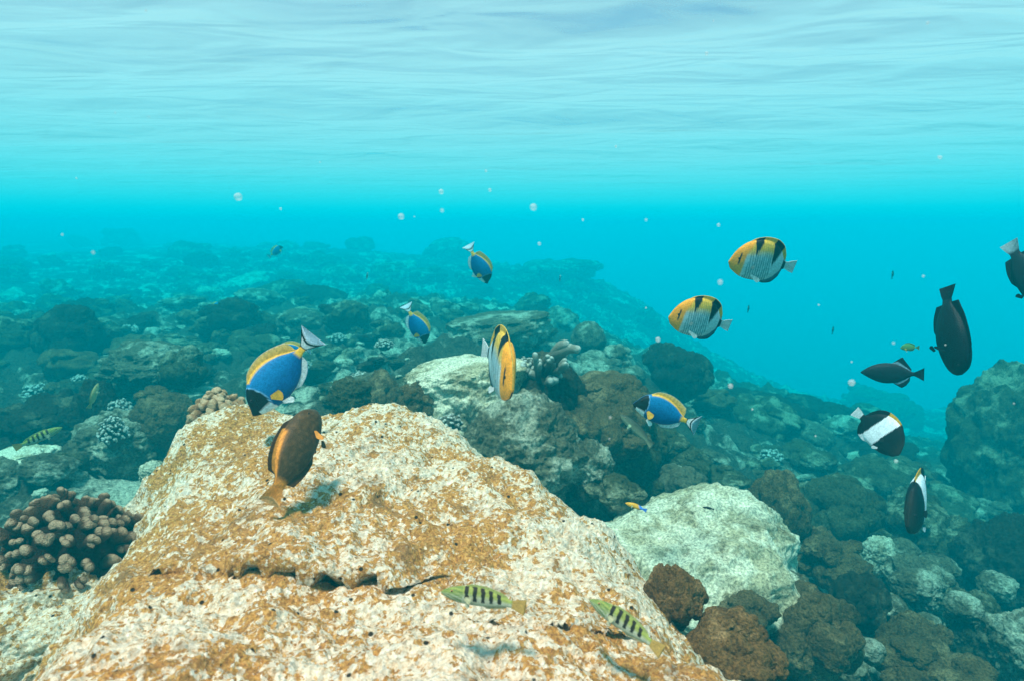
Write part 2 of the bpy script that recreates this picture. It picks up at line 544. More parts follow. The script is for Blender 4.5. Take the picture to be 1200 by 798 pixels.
def boulder_h(x, y):
    sd = sdist(x, y, outline)
    sd = sd + .055 * fbm(p3(x * 5, y * 5, 3), 3).reshape(x.shape) + .02 * fbm(p3(x * 16, y * 16, 3), 3).reshape(x.shape)
    r = .10
    z = btop(x, y) - np.minimum(np.maximum(0, r - sd) ** 2 / (2 * r), 1.6) + r / 2 * .6
    z = z + .042 * fbm(p3(x * 4, y * 4, 1), 3).reshape(x.shape) + .030 * fbm(p3(x * 11, y * 11, 7), 4, .6).reshape(x.shape) \
        - .016 * np.maximum(0, fbm(p3(x * 19, y * 19, 15), 3).reshape(x.shape) - .18) + .012 * fbm(p3(x * 36, y * 36, 5), 4, .65).reshape(x.shape) + .004 * np.abs(fbm(p3(x * 90, y * 90, 9), 2)).reshape(x.shape)
    for pl, dep in ((crack, .085), (crack2, .035)):
        d, side = polyline_d(x, y, pl)
        d = d + .006 * fbm(p3(x * 30, y * 30, 8), 2).reshape(x.shape)
        z = z - dep * np.exp(-(d / .011) ** 4) - np.where(side < 0, dep * .12 * np.exp(-(d / .03) ** 2), -dep * .26 * np.exp(-(d / .04) ** 2))
    return z


gx = np.arange(-1.25, .95, .0036); gy = np.arange(.02, 1.95, .0036)
X, Y = np.meshgrid(gx, gy, indexing='ij')
Zb = boulder_h(X, Y)
bm_ = np.stack([X.ravel(), Y.ravel(), np.maximum(Zb, -1.75).ravel()], 1)
keep = (Zb > -1.5)
F = grid_faces(len(gx), len(gy))
F = F[keep.ravel()[F].any(1)]
used = np.unique(F); remap = np.full(len(bm_), -1); remap[used] = np.arange(len(used))
# push the steep sides in and out so that they are craggy too
V = bm_[used]
# the slab above the crack overhangs it
for pl, sh in ((crack, .048), (crack2, .02)):
    d, side = polyline_d(V[:, 0], V[:, 1], pl)
    V[:, 1] -= np.where((side > 0) & (d > .009), sh * np.exp(-((d - .009) / .05) ** 2), 0)
V[:, 0] += .02 * fbm(V * 7, 3); V[:, 1] += .02 * fbm(V * 7 + 31, 3)
bo = link('boulder', mesh_from('boulder', V, remap[F]), M['boulder'])
tag(bo, 'huge pale boulder with mustard algae patches filling the foreground', 'boulder')


# ------------------------------------------------------------------ lumps: reef rocks and massive corals
def lump_mesh(seed, style, sub=4):
    rs = np.random.RandomState(seed)
    V, F = ico(sub)
    off = rs.uniform(-50, 50, 3)
    r = np.ones(len(V))
    if style == 'lobed':                       # cauliflower of knobs
        n = rs.randint(34, 60)
        P = rs.normal(size=(n, 3)); P[:, 2] = np.abs(P[:, 2]) * .9 - .15
        P /= np.linalg.norm(P, axis=1)[:, None]
        rad = rs.uniform(.2, .46, n)
        b = np.zeros(len(V))
        for p, q in zip(P, rad):
            d = np.linalg.norm(V - p, axis=1)
            b = np.maximum(b, np.sqrt(np.maximum(0, 1 - (d / q) ** 2)) * q)
        r = .74 + .68 * b + .16 * fbm(V * 1.6 + off, 3)
        r += .05 * fbm(V * 8 + off, 3) + .018 * fbm(V * 24 + off, 2)
    elif style == 'knobby':                    # many small knobs
        n = rs.randint(60, 90)
        P = rs.normal(size=(n, 3)); P /= np.linalg.norm(P, axis=1)[:, None]
        rad = rs.uniform(.18, .3, n)
        b = np.zeros(len(V))
        for p, q in zip(P, rad):
            d = np.linalg.norm(V - p, axis=1)
            b = np.maximum(b, np.sqrt(np.maximum(0, 1 - (d / q) ** 2)) * q)
        r = .85 + .6 * b + .18 * fbm(V * 1.5 + off, 3)
    elif style == 'worn':
        r = 1 + .30 * fbm(V * 1.2 + off, 3) + .09 * ridged(V * 2.6 + off, 3) + .05 * fbm(V * 7 + off, 3) + .02 * fbm(V * 22 + off, 3)
    elif style == 'dome':
        r = 1 + .16 * fbm(V * 1.5 + off, 3) + .05 * fbm(V * 5 + off, 3) + .02 * fbm(V * 16 + off, 3)
    else:                                       # craggy rock
        r = 1 + .42 * fbm(V * 1.15 + off, 4) + .16 * ridged(V * 2.3 + off, 4) + .07 * fbm(V * 8 + off, 4) + .02 * fbm(V * 26 + off, 2)
    P = V * r[:, None]
    if style == 'table':
        P = V * (1 + .2 * fbm(V * 2 + off, 3))[:, None]
        P[:, 2] = np.where(P[:, 2] > 0, P[:, 2] ** .5 * .6 if False else np.abs(P[:, 2]) ** .6 * .75, P[:, 2])
        P += V * (.07 * ridged(V * 4 + off, 4))[:, None]
    if style == 'slab':
        P[:, 2] = np.tanh(P[:, 2] * 1.6) * .75 + .05 * P[:, 0]
    return P, F


def cluster_mesh(seed, style, sub):
    """an irregular head: one main lump with smaller ones grown into its sides and top"""
    rs = np.random.RandomState(seed + 5000)
    P, F = lump_mesh(seed, style, sub)
    Ps, Fs, n = [P], [F], len(P)
    for k in range(rs.randint(8, 14)):
        q, f = lump_mesh(seed * 7 + k + 1, style if rs.rand() < .7 else ('rock' if style == 'lobed' else 'lobed'), max(3, sub - 1))
        d = rs.normal(size=3); d[2] = abs(d[2]) * .8 - .1; d /= np.linalg.norm(d)
        sc = rs.uniform(.2, .52)
        q = q * sc * np.array([1, 1, rs.uniform(.7, 1.1)]) + d * rs.uniform(.65, .95)
        Ps.append(q); Fs.append(f + n); n += len(q)
    return np.concatenate(Ps), np.concatenate(Fs)


def lump(name, label, cat, u, v, wpx, hpx, style, mat, seed, sub=5, group=None, Yd=None, depth=1.0, rz=None, sink=.22, tilt=0):
    """a rock or coral whose foot stands at pixel (u, v); size in photo pixels at that distance"""
    p = at(u, v, Yd) if Yd else hit(u, v)
    if p is None:
        return None
    dist = p.dot(FWD)
    wd, ht = wpx * dist / FPX, hpx * dist / FPX
    P, F = (cluster_mesh if style == 'lobed' else lump_mesh)(seed, style, sub)
    lo, hi = P.min(0), P.max(0)
    P = (P - (lo + hi) / 2) / ((hi - lo) / 2)
    P = P * np.array([wd / 2, wd / 2 * depth, ht * (1 + sink) / 2])
    o = link(name, mesh_from(name, P, F), M[mat])
    o.location = p + Vector((0, wd * .18 * depth, ht * (1 + sink) / 2 - ht * sink))
    rng = random.Random(seed)
    o.rotation_euler = (R(tilt), R(rng.uniform(-5, 5)), rz if rz is not None else R(rng.uniform(-25, 25)))
    tag(o, label, cat, group)
    return o


L_ = lump
# ---- middle: slab, stump and brown heads behind the boulder
L_('flat_rock', 'pale tan flat-topped rock slab behind the boulder crest', 'rock', 545, 512, 160, 88, 'slab', 'tan', 3, 6, Yd=2.25, depth=.8, rz=.1)
L_('reef_rock', 'grey craggy rock falling away below the flat tan slab', 'rock', 612, 590, 175, 130, 'rock', 'grey', 14, 6, Yd=1.95, depth=.8)
L_('reef_rock', 'small grey rock with pink spot right of the grey craggy rock', 'rock', 690, 575, 60, 62, 'rock', 'grey', 15, 5, Yd=2.0)
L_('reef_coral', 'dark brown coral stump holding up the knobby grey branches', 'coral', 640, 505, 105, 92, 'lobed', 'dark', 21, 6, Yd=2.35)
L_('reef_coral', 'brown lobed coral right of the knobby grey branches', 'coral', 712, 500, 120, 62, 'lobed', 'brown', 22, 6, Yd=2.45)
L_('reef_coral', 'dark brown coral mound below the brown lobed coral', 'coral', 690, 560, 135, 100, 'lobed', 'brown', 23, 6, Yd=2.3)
L_('reef_coral', 'dark coral ledge under the front powder blue tang', 'coral', 752, 545, 70, 60, 'lobed', 'olive', 24, 5, Yd=2.5)
L_('reef_coral', 'small rounded brown coral left of the flat tan slab', 'coral', 440, 488, 62, 52, 'lobed', 'brown', 25, 5, Yd=2.5)
L_('reef_coral', 'rusty brown coral edge at the slab left end', 'coral', 490, 492, 60, 44, 'lobed', 'brown', 26, 5, Yd=2.15)
L_('reef_rock', 'small olive rock peeking over the boulder crest beside the tang tail', 'rock', 408, 482, 52, 40, 'rock', 'olive', 27, 5, Yd=2.2)
# ---- right: pale boulder and its neighbours
L_('pale_boulder', 'broad whitish boulder with green tinge right of the foreground boulder', 'boulder', 826, 728, 305, 128, 'worn', 'tan', 31, 6, Yd=1.58, depth=.85, rz=.35, sink=.75)
L_('reef_coral', 'rounded dark brown coral dome behind the whitish boulder', 'coral', 918, 632, 72, 82, 'lobed', 'brown', 32, 6, Yd=2.15)
L_('reef_coral', 'brown coral beside the dark dome, sloping to the right', 'coral', 990, 640, 110, 78, 'lobed', 'olive', 33, 6, Yd=2.6)
L_('reef_coral', 'brown rounded coral pair under the sloping brown coral', 'coral', 985, 690, 82, 58, 'lobed', 'brown', 34, 6, Yd=2.0)
L_('reef_coral', 'small brown coral knob between whitish boulder and dark dome', 'coral', 962, 655, 44, 36, 'lobed', 'brown', 36, 5, Yd=2.15)
L_('reef_coral', 'large brown lobed coral in front of the whitish boulder', 'coral', 955, 795, 125, 100, 'lobed', 'brown', 35, 6, Yd=1.4)
L_('honeycomb_coral', 'dark honeycomb coral behind the large brown lobed coral', 'coral', 1012, 735, 66, 62, 'knobby', 'dark', 37, 6, Yd=1.75)
L_('reef_coral', 'brown coral with bare pale patch near the bottom edge', 'coral', 1082, 792, 84, 62, 'lobed', 'brown', 38, 6, Yd=1.55)
L_('reef_coral', 'brown coral low at the bottom edge below the patched one', 'coral', 1105, 830, 130, 66, 'lobed', 'brown', 39, 6, Yd=1.4)
L_('reef_coral', 'brown coral lump leaning on grey rubble at far right', 'coral', 1150, 765, 70, 70, 'lobed', 'olive', 40, 6, Yd=1.8)
L_('reef_rock', 'pale grey rock at the lower right corner', 'rock', 1195, 800, 80, 90, 'rock', 'grey', 41, 6, Yd=1.6)
L_('reef_rock', 'pale rubble rock beside the sandy gully', 'rock', 1085, 712, 80, 56, 'rock', 'grey', 42, 6, Yd=2.1)
L_('reef_rock', 'small white chunk of rubble in the sandy gully', 'rock', 1055, 735, 40, 30, 'rock', 'pale', 43, 5, Yd=1.95)
L_('reef_rock', 'white topped stone behind the brown rounded pair', 'rock', 1032, 668, 42, 40, 'rock', 'pale', 44, 5, Yd=2.25)
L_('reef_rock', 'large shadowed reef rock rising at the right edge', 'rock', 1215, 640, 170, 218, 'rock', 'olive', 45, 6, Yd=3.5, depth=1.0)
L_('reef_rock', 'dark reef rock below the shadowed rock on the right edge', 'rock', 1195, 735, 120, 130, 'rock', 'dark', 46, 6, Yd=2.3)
L_('reef_coral', 'olive coral mound left of the shadowed rock', 'coral', 1090, 668, 120, 82, 'lobed', 'olive', 47, 6, Yd=2.7)
L_('reef_coral', 'green grey coral mound under the edge-on black fish', 'coral', 1040, 600, 120, 60, 'lobed', 'olive', 48, 5, Yd=3.4)
L_('reef_rock', 'low grey stone on the right rim of the whitish boulder', 'rock', 925, 705, 56, 34, 'rock', 'grey', 131, 5, Yd=1.6)
L_('reef_coral', 'small brown coral crust at the foot of the whitish boulder', 'coral', 880, 738, 70, 40, 'lobed', 'brown', 132, 5, Yd=1.38)
L_('reef_coral', 'low olive coral against the top left of the whitish boulder', 'coral', 722, 590, 74, 30, 'lobed', 'olive', 133, 5, Yd=1.9)
for k, (u, v, wp, hp, Yd) in enumerate(((1078, 700, 52, 30, 1.95), (1135, 728, 44, 30, 1.8), (1045, 722, 38, 24, 1.75), (1105, 676, 46, 24, 2.2), (1172, 700, 40, 26, 2.0), (1022, 775, 34, 26, 1.42), (1060, 655, 36, 20, 2.35), (1130, 800, 40, 28, 1.5), (1000, 712, 30, 20, 1.8), (1090, 738, 30, 18, 1.7))):
    lump('reef_rock', 'pale grey rubble stone in the gully at lower right', 'rock', u, v, wp, hp, 'worn', 'grey', 150 + k, 5, 'pale grey rubble stones in the gully at lower right', Yd=Yd)
L_('reef_rock', 'low pale sandy slab at the left edge behind the finger coral', 'rock', 8, 566, 95, 34, 'slab', 'tan', 134, 5, Yd=2.2)
# ---- ochre turf clumps on the boulder's right flank
L_('turf_clump', 'rusty turf clump hanging on the boulder right shoulder', 'algae clump', 795, 735, 78, 66, 'lobed', 'ochre', 51, 6, Yd=.92)
L_('turf_clump', 'larger rusty turf clump at the boulder lower right foot', 'algae clump', 868, 800, 120, 70, 'lobed', 'ochre', 52, 6, Yd=.85)
L_('turf_clump', 'small brown turf tuft beside the right striped fish', 'algae clump', 770, 800, 56, 40, 'lobed', 'ochre', 53, 5, Yd=.74)
# ---- left
L_('low_ledge', 'low yellowish rock ledge under the brown finger coral', 'rock', 0, 850, 260, 180, 'rock', 'boulder', 61, 6, Yd=.95, depth=1.2)
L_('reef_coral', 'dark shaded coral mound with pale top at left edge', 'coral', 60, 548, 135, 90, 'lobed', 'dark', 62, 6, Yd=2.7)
L_('reef_rock', 'grey rubble rock under the speckled small bush coral', 'rock', 130, 560, 120, 75, 'rock', 'grey', 63, 6, Yd=2.4)
L_('reef_coral', 'brown coral mound between bush coral and boulder', 'coral', 192, 520, 90, 64, 'lobed', 'brown', 64, 6, Yd=2.5)
L_('reef_rock', 'grey green rock above the brown mound', 'rock', 165, 460, 120, 60, 'rock', 'grey', 65, 6, Yd=3.3)
L_('reef_coral', 'twin-topped olive coral left of the diving blue tang', 'coral', 212, 452, 56, 46, 'lobed', 'olive', 66, 5, Yd=3.1)
L_('reef_rock', 'olive rock sticking up behind the yellow slender fish', 'rock', 112, 505, 46, 62, 'rock', 'dark', 67, 5, Yd=2.7)
L_('reef_coral', 'far dark coral mound at upper left', 'coral', 75, 425, 90, 66, 'lobed', 'dark', 68, 5)
L_('reef_rock', 'pale stone by the left foot of the boulder', 'rock', 178, 566, 30, 26, 'rock', 'pale', 69, 5, Yd=1.9)
L_('reef_rock', 'low shadowed rock at the left edge above the finger coral', 'rock', -10, 600, 90, 60, 'rock', 'grey', 70, 5, Yd=2.1)
# ---- farther coral heads one can tell apart
L_('reef_coral', 'dark stumpy coral head below the lower saddled butterflyfish', 'coral', 800, 465, 86, 62, 'lobed', 'dark', 71, 5, Yd=4.2)
L_('coral_mound', 'pale green flat coral patch in the middle distance', 'coral', 585, 408, 130, 36, 'slab', 'grey', 72, 5)
L_('coral_mound', 'round green coral mound right of the knobby grey branches', 'coral', 690, 415, 42, 38, 'dome', 'grey', 73, 5, Yd=4.5)
L_('coral_mound', 'lit olive coral shelf below the round green mound', 'coral', 715, 450, 90, 44, 'lobed', 'grey', 74, 5, Yd=4.0)
L_('coral_mound', 'wide pale mound far away below the surface glow', 'coral', 655, 330, 110, 26, 'lobed', 'grey', 75, 5)
L_('coral_mound', 'small pale dome far off at the drop-off edge', 'coral', 757, 332, 34, 17, 'dome', 'pale', 76, 5)
L_('coral_mound', 'far dark green reef hump in the open water', 'coral', 890, 520, 150, 62, 'lobed', 'dark', 77, 5, Yd=5.2)
L_('coral_mound', 'second far reef hump fading in front of the banded butterflyfish', 'coral', 985, 535, 130, 58, 'lobed', 'dark', 78, 5, Yd=5.6)
L_('reef_coral', 'dark far coral clump at the left of the far tiny tang', 'coral', 95, 380, 60, 30, 'lobed', 'dark', 79, 4)
L_('reef_coral', 'dark far coral clump beside the far tiny tang', 'coral', 262, 385, 66, 34, 'lobed', 'dark', 80, 4)

# ------------------------------------------------------------------ scattered reef: many heads, shared meshes
protos = []
for k, (st, mt) in enumerate([('lobed', 'olive'), ('lobed', 'brown'), ('rock', 'grey'), ('rock', 'olive'), ('lobed', 'dark'), ('lobed', 'olive'), ('rock', 'dark'),
                              ('knobby', 'olive'), ('lobed', 'grey'), ('rock', 'pale')]):
    P, F = cluster_mesh(200 + k, st, 4)
    lo, hi = P.min(0), P.max(0); P = (P - (lo + hi) / 2) / ((hi - lo) / 2)
    me = mesh_from('reef_coral' if st != 'rock' else 'reef_rock', P, F); me.materials.append(M[mt])
    protos.append((me, st != 'rock'))
rs = random.Random(5)
zones = [  # u0, u1, v0, v1, count, min px, max px, words
    (0, 470, 285, 350, 70, 14, 46, 'far reef head fading into blue water at upper left'),
    (0, 460, 350, 430, 100, 18, 56, 'hazy teal reef head on the left slope'),
    (0, 230, 430, 560, 46, 24, 60, 'shaded reef lump among rubble on the left'),
    (360, 470, 420, 470, 12, 24, 50, 'rounded reef lump just behind the boulder crest'),
    (440, 760, 300, 400, 70, 16, 52, 'hazy reef head in the middle distance'),
    (720, 1110, 470, 600, 60, 22, 66, 'greenish reef lump on the right slope'),
    (900, 1200, 590, 798, 56, 18, 52, 'small reef lump around the sandy gully at lower right'),
    (960, 1190, 630, 790, 34, 10, 30, 'whitish rubble chunk in the gully at lower right'),
    (0, 70, 500, 590, 12, 10, 26, 'whitish rubble chunk at the left edge'),
    (240, 480, 395, 470, 16, 8, 22, 'whitish rubble chunk behind the boulder'),
]
for (u0, u1, v0, v1, n, a, b, words) in zones:
    for _ in range(n):
        kinds = (9, 9, 9, 2) if 'rubble chunk' in words else (0, 0, 1, 2, 2, 3, 4, 5, 6, 7, 8, 9)
        u, v = rs.uniform(u0, u1), rs.uniform(v0, v1)
        p = hit(u, v)
        if p is None or p.y < 1.5 or p.y > 60:
            continue
        me, coral = protos[rs.choice(kinds)]
        s = (a + (b * 1.15 - a) * rs.random() ** 1.8) * (1.0 if v > 430 else .9) * p.dot(FWD) / FPX / 2
        o = bpy.data.objects.new('reef_coral' if coral else 'reef_rock', me); C.objects.link(o)
        o.scale = (s * rs.uniform(.8, 1.3), s * rs.uniform(.8, 1.3), s * rs.uniform(.4, .85))
        o.location = p + Vector((0, 0, o.scale.z * .35)); o.rotation_euler = (R(rs.uniform(-15, 15)), R(rs.uniform(-15, 15)), rs.uniform(0, 6.3))
        tag(o, words, 'coral' if coral else 'rock', words.replace('head', 'heads').replace('lump', 'lumps').replace('chunk', 'chunks'))


# ------------------------------------------------------------------ branching corals
def tube_mesh(path, radii, seg=12, bump=.0, off=0.0, flat=1.0):
    """a tapering rounded finger along a path, with a per-vertex value running 0..1 from root to tip"""
    path = [Vector(p) for p in path]
    V, A = [], []
    n = len(path)
    for i, p in enumerate(path):
        tdir = (path[min(i + 1, n - 1)] - path[max(i - 1, 0)]).normalized()
        s = tdir.cross(Vector((.31, .77, .2))).normalized(); q = tdir.cross(s)
        for k in range(seg):
            a = 2 * math.pi * k / seg
            V.append(p + (s * math.cos(a) + q * math.sin(a) * flat) * radii[i]); A.append(i / (n - 1))
    F = []
    for i in range(n - 1):
        for k in range(seg):
            F.append((i * seg + k, i * seg + (k + 1) % seg, (i + 1) * seg + (k + 1) % seg, (i + 1) * seg + k))
    V.append(path[-1] + (path[-1] - path[-2]).normalized() * radii[-1] * .4); A.append(1.0)
    tip = len(V) - 1
    for k in range(seg):
        F.append(((n - 1) * seg + k, (n - 1) * seg + (k + 1) % seg, tip))
    return V, F, A


def branch_mesh(name, base, tip, r, rng, nub=True):
    base, tip = Vector(base), Vector(tip)
    d = tip - base; ln = d.length
    side = d.cross(Vector((rng.uniform(-1, 1), rng.uniform(-1, 1), rng.uniform(-1, 1)))).normalized()
    bend = rng.uniform(-.12, .12)

    def fin(b, t, r0, r1):
        dd = t - b
        ts = [0, .2, .4, .55, .68, .78, .86, .93, .975, 1]
        prof = [.8, .86, .92, .97, 1.0, 1.0, .98, .90, .72, .42]
        return tube_mesh([b + dd * q + side * (bend * ln * math.sin(q * 3)) for q in ts], [(r0 + (r1 - r0) * q) * pr for q, pr in zip(ts, prof)], 12, flat=rng.uniform(.62, 1.0))
    V, F, A = fin(base, tip, r, r * 1.05)
    if nub:
        for _ in range(rng.choice([1, 1, 2, 2, 3])):
            b = base + d * rng.uniform(.45, .65)
            t = b + d.normalized() * ln * rng.uniform(.3, .5) + d.cross(Vector((rng.uniform(-1, 1), rng.uniform(-1, 1), rng.uniform(-1, 1)))).normalized() * r * rng.uniform(1.0, 1.5)
            v, f, a = fin(b, t, r * .8, r * .85)
            o = len(V)
            V += v; A += [.45 + .55 * q for q in a]; F += [tuple(i + o for i in q) for q in f]
    Vn = np.array([tuple(v) for v in V])
    nrm = .10 * r * np.stack([fbm(Vn * 60, 2), fbm(Vn * 60 + 9, 2), fbm(Vn * 60 + 21, 2)], 1) * 2
    me = mesh_from(name, Vn + nrm, [tuple(q) for q in F])
    at_ = me.attributes.new('along', 'FLOAT', 'POINT'); at_.data.foreach_set('value', np.array(A, np.float32))
    return me


def colony(name, label, loc, radius, height, n, rbr, mat, seed, reach=.35, spread=1.0, squash=1.0):
    """a branching coral: stub base and many stubby branches fanning out of it"""
    rng = random.Random(seed)
    t = bpy.data.objects.new(name, None); C.objects.link(t); t.location = loc; t.empty_display_size = .05
    tag(t, label, 'coral')
    P, F = lump_mesh(seed + 900, 'knobby', 5)
    P = P / np.abs(P).max() * np.array([radius * .78, radius * .78 * squash, height * .78]) + np.array([0, 0, height * .12])
    me = mesh_from('base', P, F)
    a = me.attributes.new('along', 'FLOAT', 'POINT'); a.data.foreach_set('value', np.full(len(P), .25, np.float32))
    link('base', me, mat, t)
    ga = math.pi * (3 - 5 ** .5)
    for k in range(n):
        f = (k + .5) / n
        el = math.acos(1 - f * spread)                 # from straight up outwards
        az = k * ga + rng.uniform(-.12, .12)
        el = min(1.75, el + rng.uniform(-.06, .06))
        d = Vector((math.sin(el) * math.cos(az), math.sin(el) * math.sin(az) * squash, math.cos(el)))
        tip = Vector((d.x * radius, d.y * radius, d.z * height)) * rng.uniform(.88, 1.08)
        base = tip * (1 - reach * rng.uniform(1, 1.25))
        base.z += height * .03
        link('branch', branch_mesh('branch', base, tip, rbr * rng.uniform(.8, 1.2), rng), mat, t)
    return t


p = at(80, 655, 1.12)
fc = colony('finger_coral', 'big brown finger coral with stubby tips left of the boulder', (p.x, p.y, p.z - .02), .14, .155, 99, .0112, M['finger_brown'], 3, .40, 1.18)
fc.rotation_euler = (R(24), R(12), 0)
p = at(262, 484, 1.5)
colony('knob_coral', 'tan knob coral sitting on the boulder left shoulder', (p.x - .01, p.y, p.z - .03), .075, .085, 46, .0125, M['finger_tan'], 4, .42, 1.0)
p = at(133, 512, 2.3)
colony('bush_coral', 'small speckled round bush coral on grey rubble at left', (p.x, p.y, p.z), .055, .08, 60, .0065, M['finger_grey'], 5, .4, 1.1)
p = at(140, 478, 2.7)
colony('bush_coral', 'smaller pale bush coral above the speckled round one', (p.x, p.y, p.z - .01), .055, .05, 34, .007, M['finger_grey'], 6, .45, 1.0)
bush = C.objects[-1].parent
p = at(526, 498, 2.05)
colony('bush_coral', 'small dark bush coral with white tips below the slab', (p.x, p.y, p.z - .01), .055, .05, 34, .006, M['finger_grey'], 7, .55, 1.0)
p = at(616, 428, 2.35)
colony('bush_coral', 'small bush coral on top of the dark coral stump', (p.x, p.y, p.z - .02), .05, .055, 32, .007, M['finger_grey'], 8, .45, 1.0)
p = at(510, 446, 2.5)
colony('bush_coral', 'low brown bush coral on the back edge of the slab', (p.x, p.y, p.z - .02), .065, .04, 40, .006, M['finger_tan'], 9, .45, 1.0)
p = at(430, 392 + 60, 2.9)
colony('bush_coral', 'low spiky coral right of the diving blue tang', (p.x - .02, p.y, p.z - .0), .05, .04, 28, .006, M['finger_grey'], 10, .55, 1.0)

def dup(root, loc, rz, sc, label, group):
    c = root.copy(); C.objects.link(c); c.location = loc; c.rotation_euler = (0, 0, rz); c.scale = (sc, sc, sc * .8)
    tag(c, label, 'coral', group)
    for ch in list(root.children):
        k = ch.copy(); C.objects.link(k); k.parent = c
    return c


rs = random.Random(21)
for (u, v) in ((420, 458), (350, 440), (235, 425), (180, 445), (150, 395), (290, 398), (395, 405), (450, 415), (90, 455), (40, 470), (905, 545), (960, 600), (1030, 640), (1120, 690), (760, 520)):
    p = hit(u, v)
    dup(bush, p + Vector((0, .03, .04)), rs.uniform(0, 6), rs.uniform(.8, 1.5) * p.y / 3.2, 'small bushy coral tucked among the lumps of the reef slope', 'small bushy corals on the reef slope')

# grey branching coral with club-ended arms on the stump
t = bpy.data.objects.new('branching_coral', None); C.objects.link(t)
p0 = at(640, 455, 2.32); t.location = p0
tag(t, 'grey club-armed branching coral behind the yellow butterflyfish', 'coral')
rng = random.Random(4)
arms = [((673, 407), (622, 446), .021), ((662, 414), (640, 440), .013), ((648, 424), (640, 448), .014), ((628, 420), (632, 450), .013), ((613, 424), (628, 452), .014),
        ((657, 433), (638, 450), .014), ((641, 416), (636, 446), .012), ((620, 436), (640, 458), .016), ((666, 426), (645, 446), .013), ((606, 436), (628, 456), .013), ((652, 444), (636, 458), .017)]
for (tu, tv), (bu, bv), r in arms:
    tpn = at(tu, tv, 2.28 + rng.uniform(-.06, .05)) - p0; bs = at(bu, bv, 2.34) - p0
    link('branch', branch_mesh('branch', bs, tpn, r, rng), M['finger_grey'], t)

# ------------------------------------------------------------------ fish
def smooth_interp(t, pts):
    x = np.array([q[0] for q in pts], float); y = np.array([q[1] for q in pts], float)
    # monotone-ish cubic (Catmull-Rom tangents)
    m = np.gradient(y, x)
    i = np.clip(np.searchsorted(x, t, side='right') - 1, 0, len(x) - 2)
    h = x[i + 1] - x[i]; s = np.clip((t - x[i]) / h, 0, 1)
    return (2 * s ** 3 - 3 * s ** 2 + 1) * y[i] + (s ** 3 - 2 * s ** 2 + s) * h * m[i] + (-2 * s ** 3 + 3 * s ** 2) * y[i + 1] + (s ** 3 - s ** 2) * h * m[i + 1]


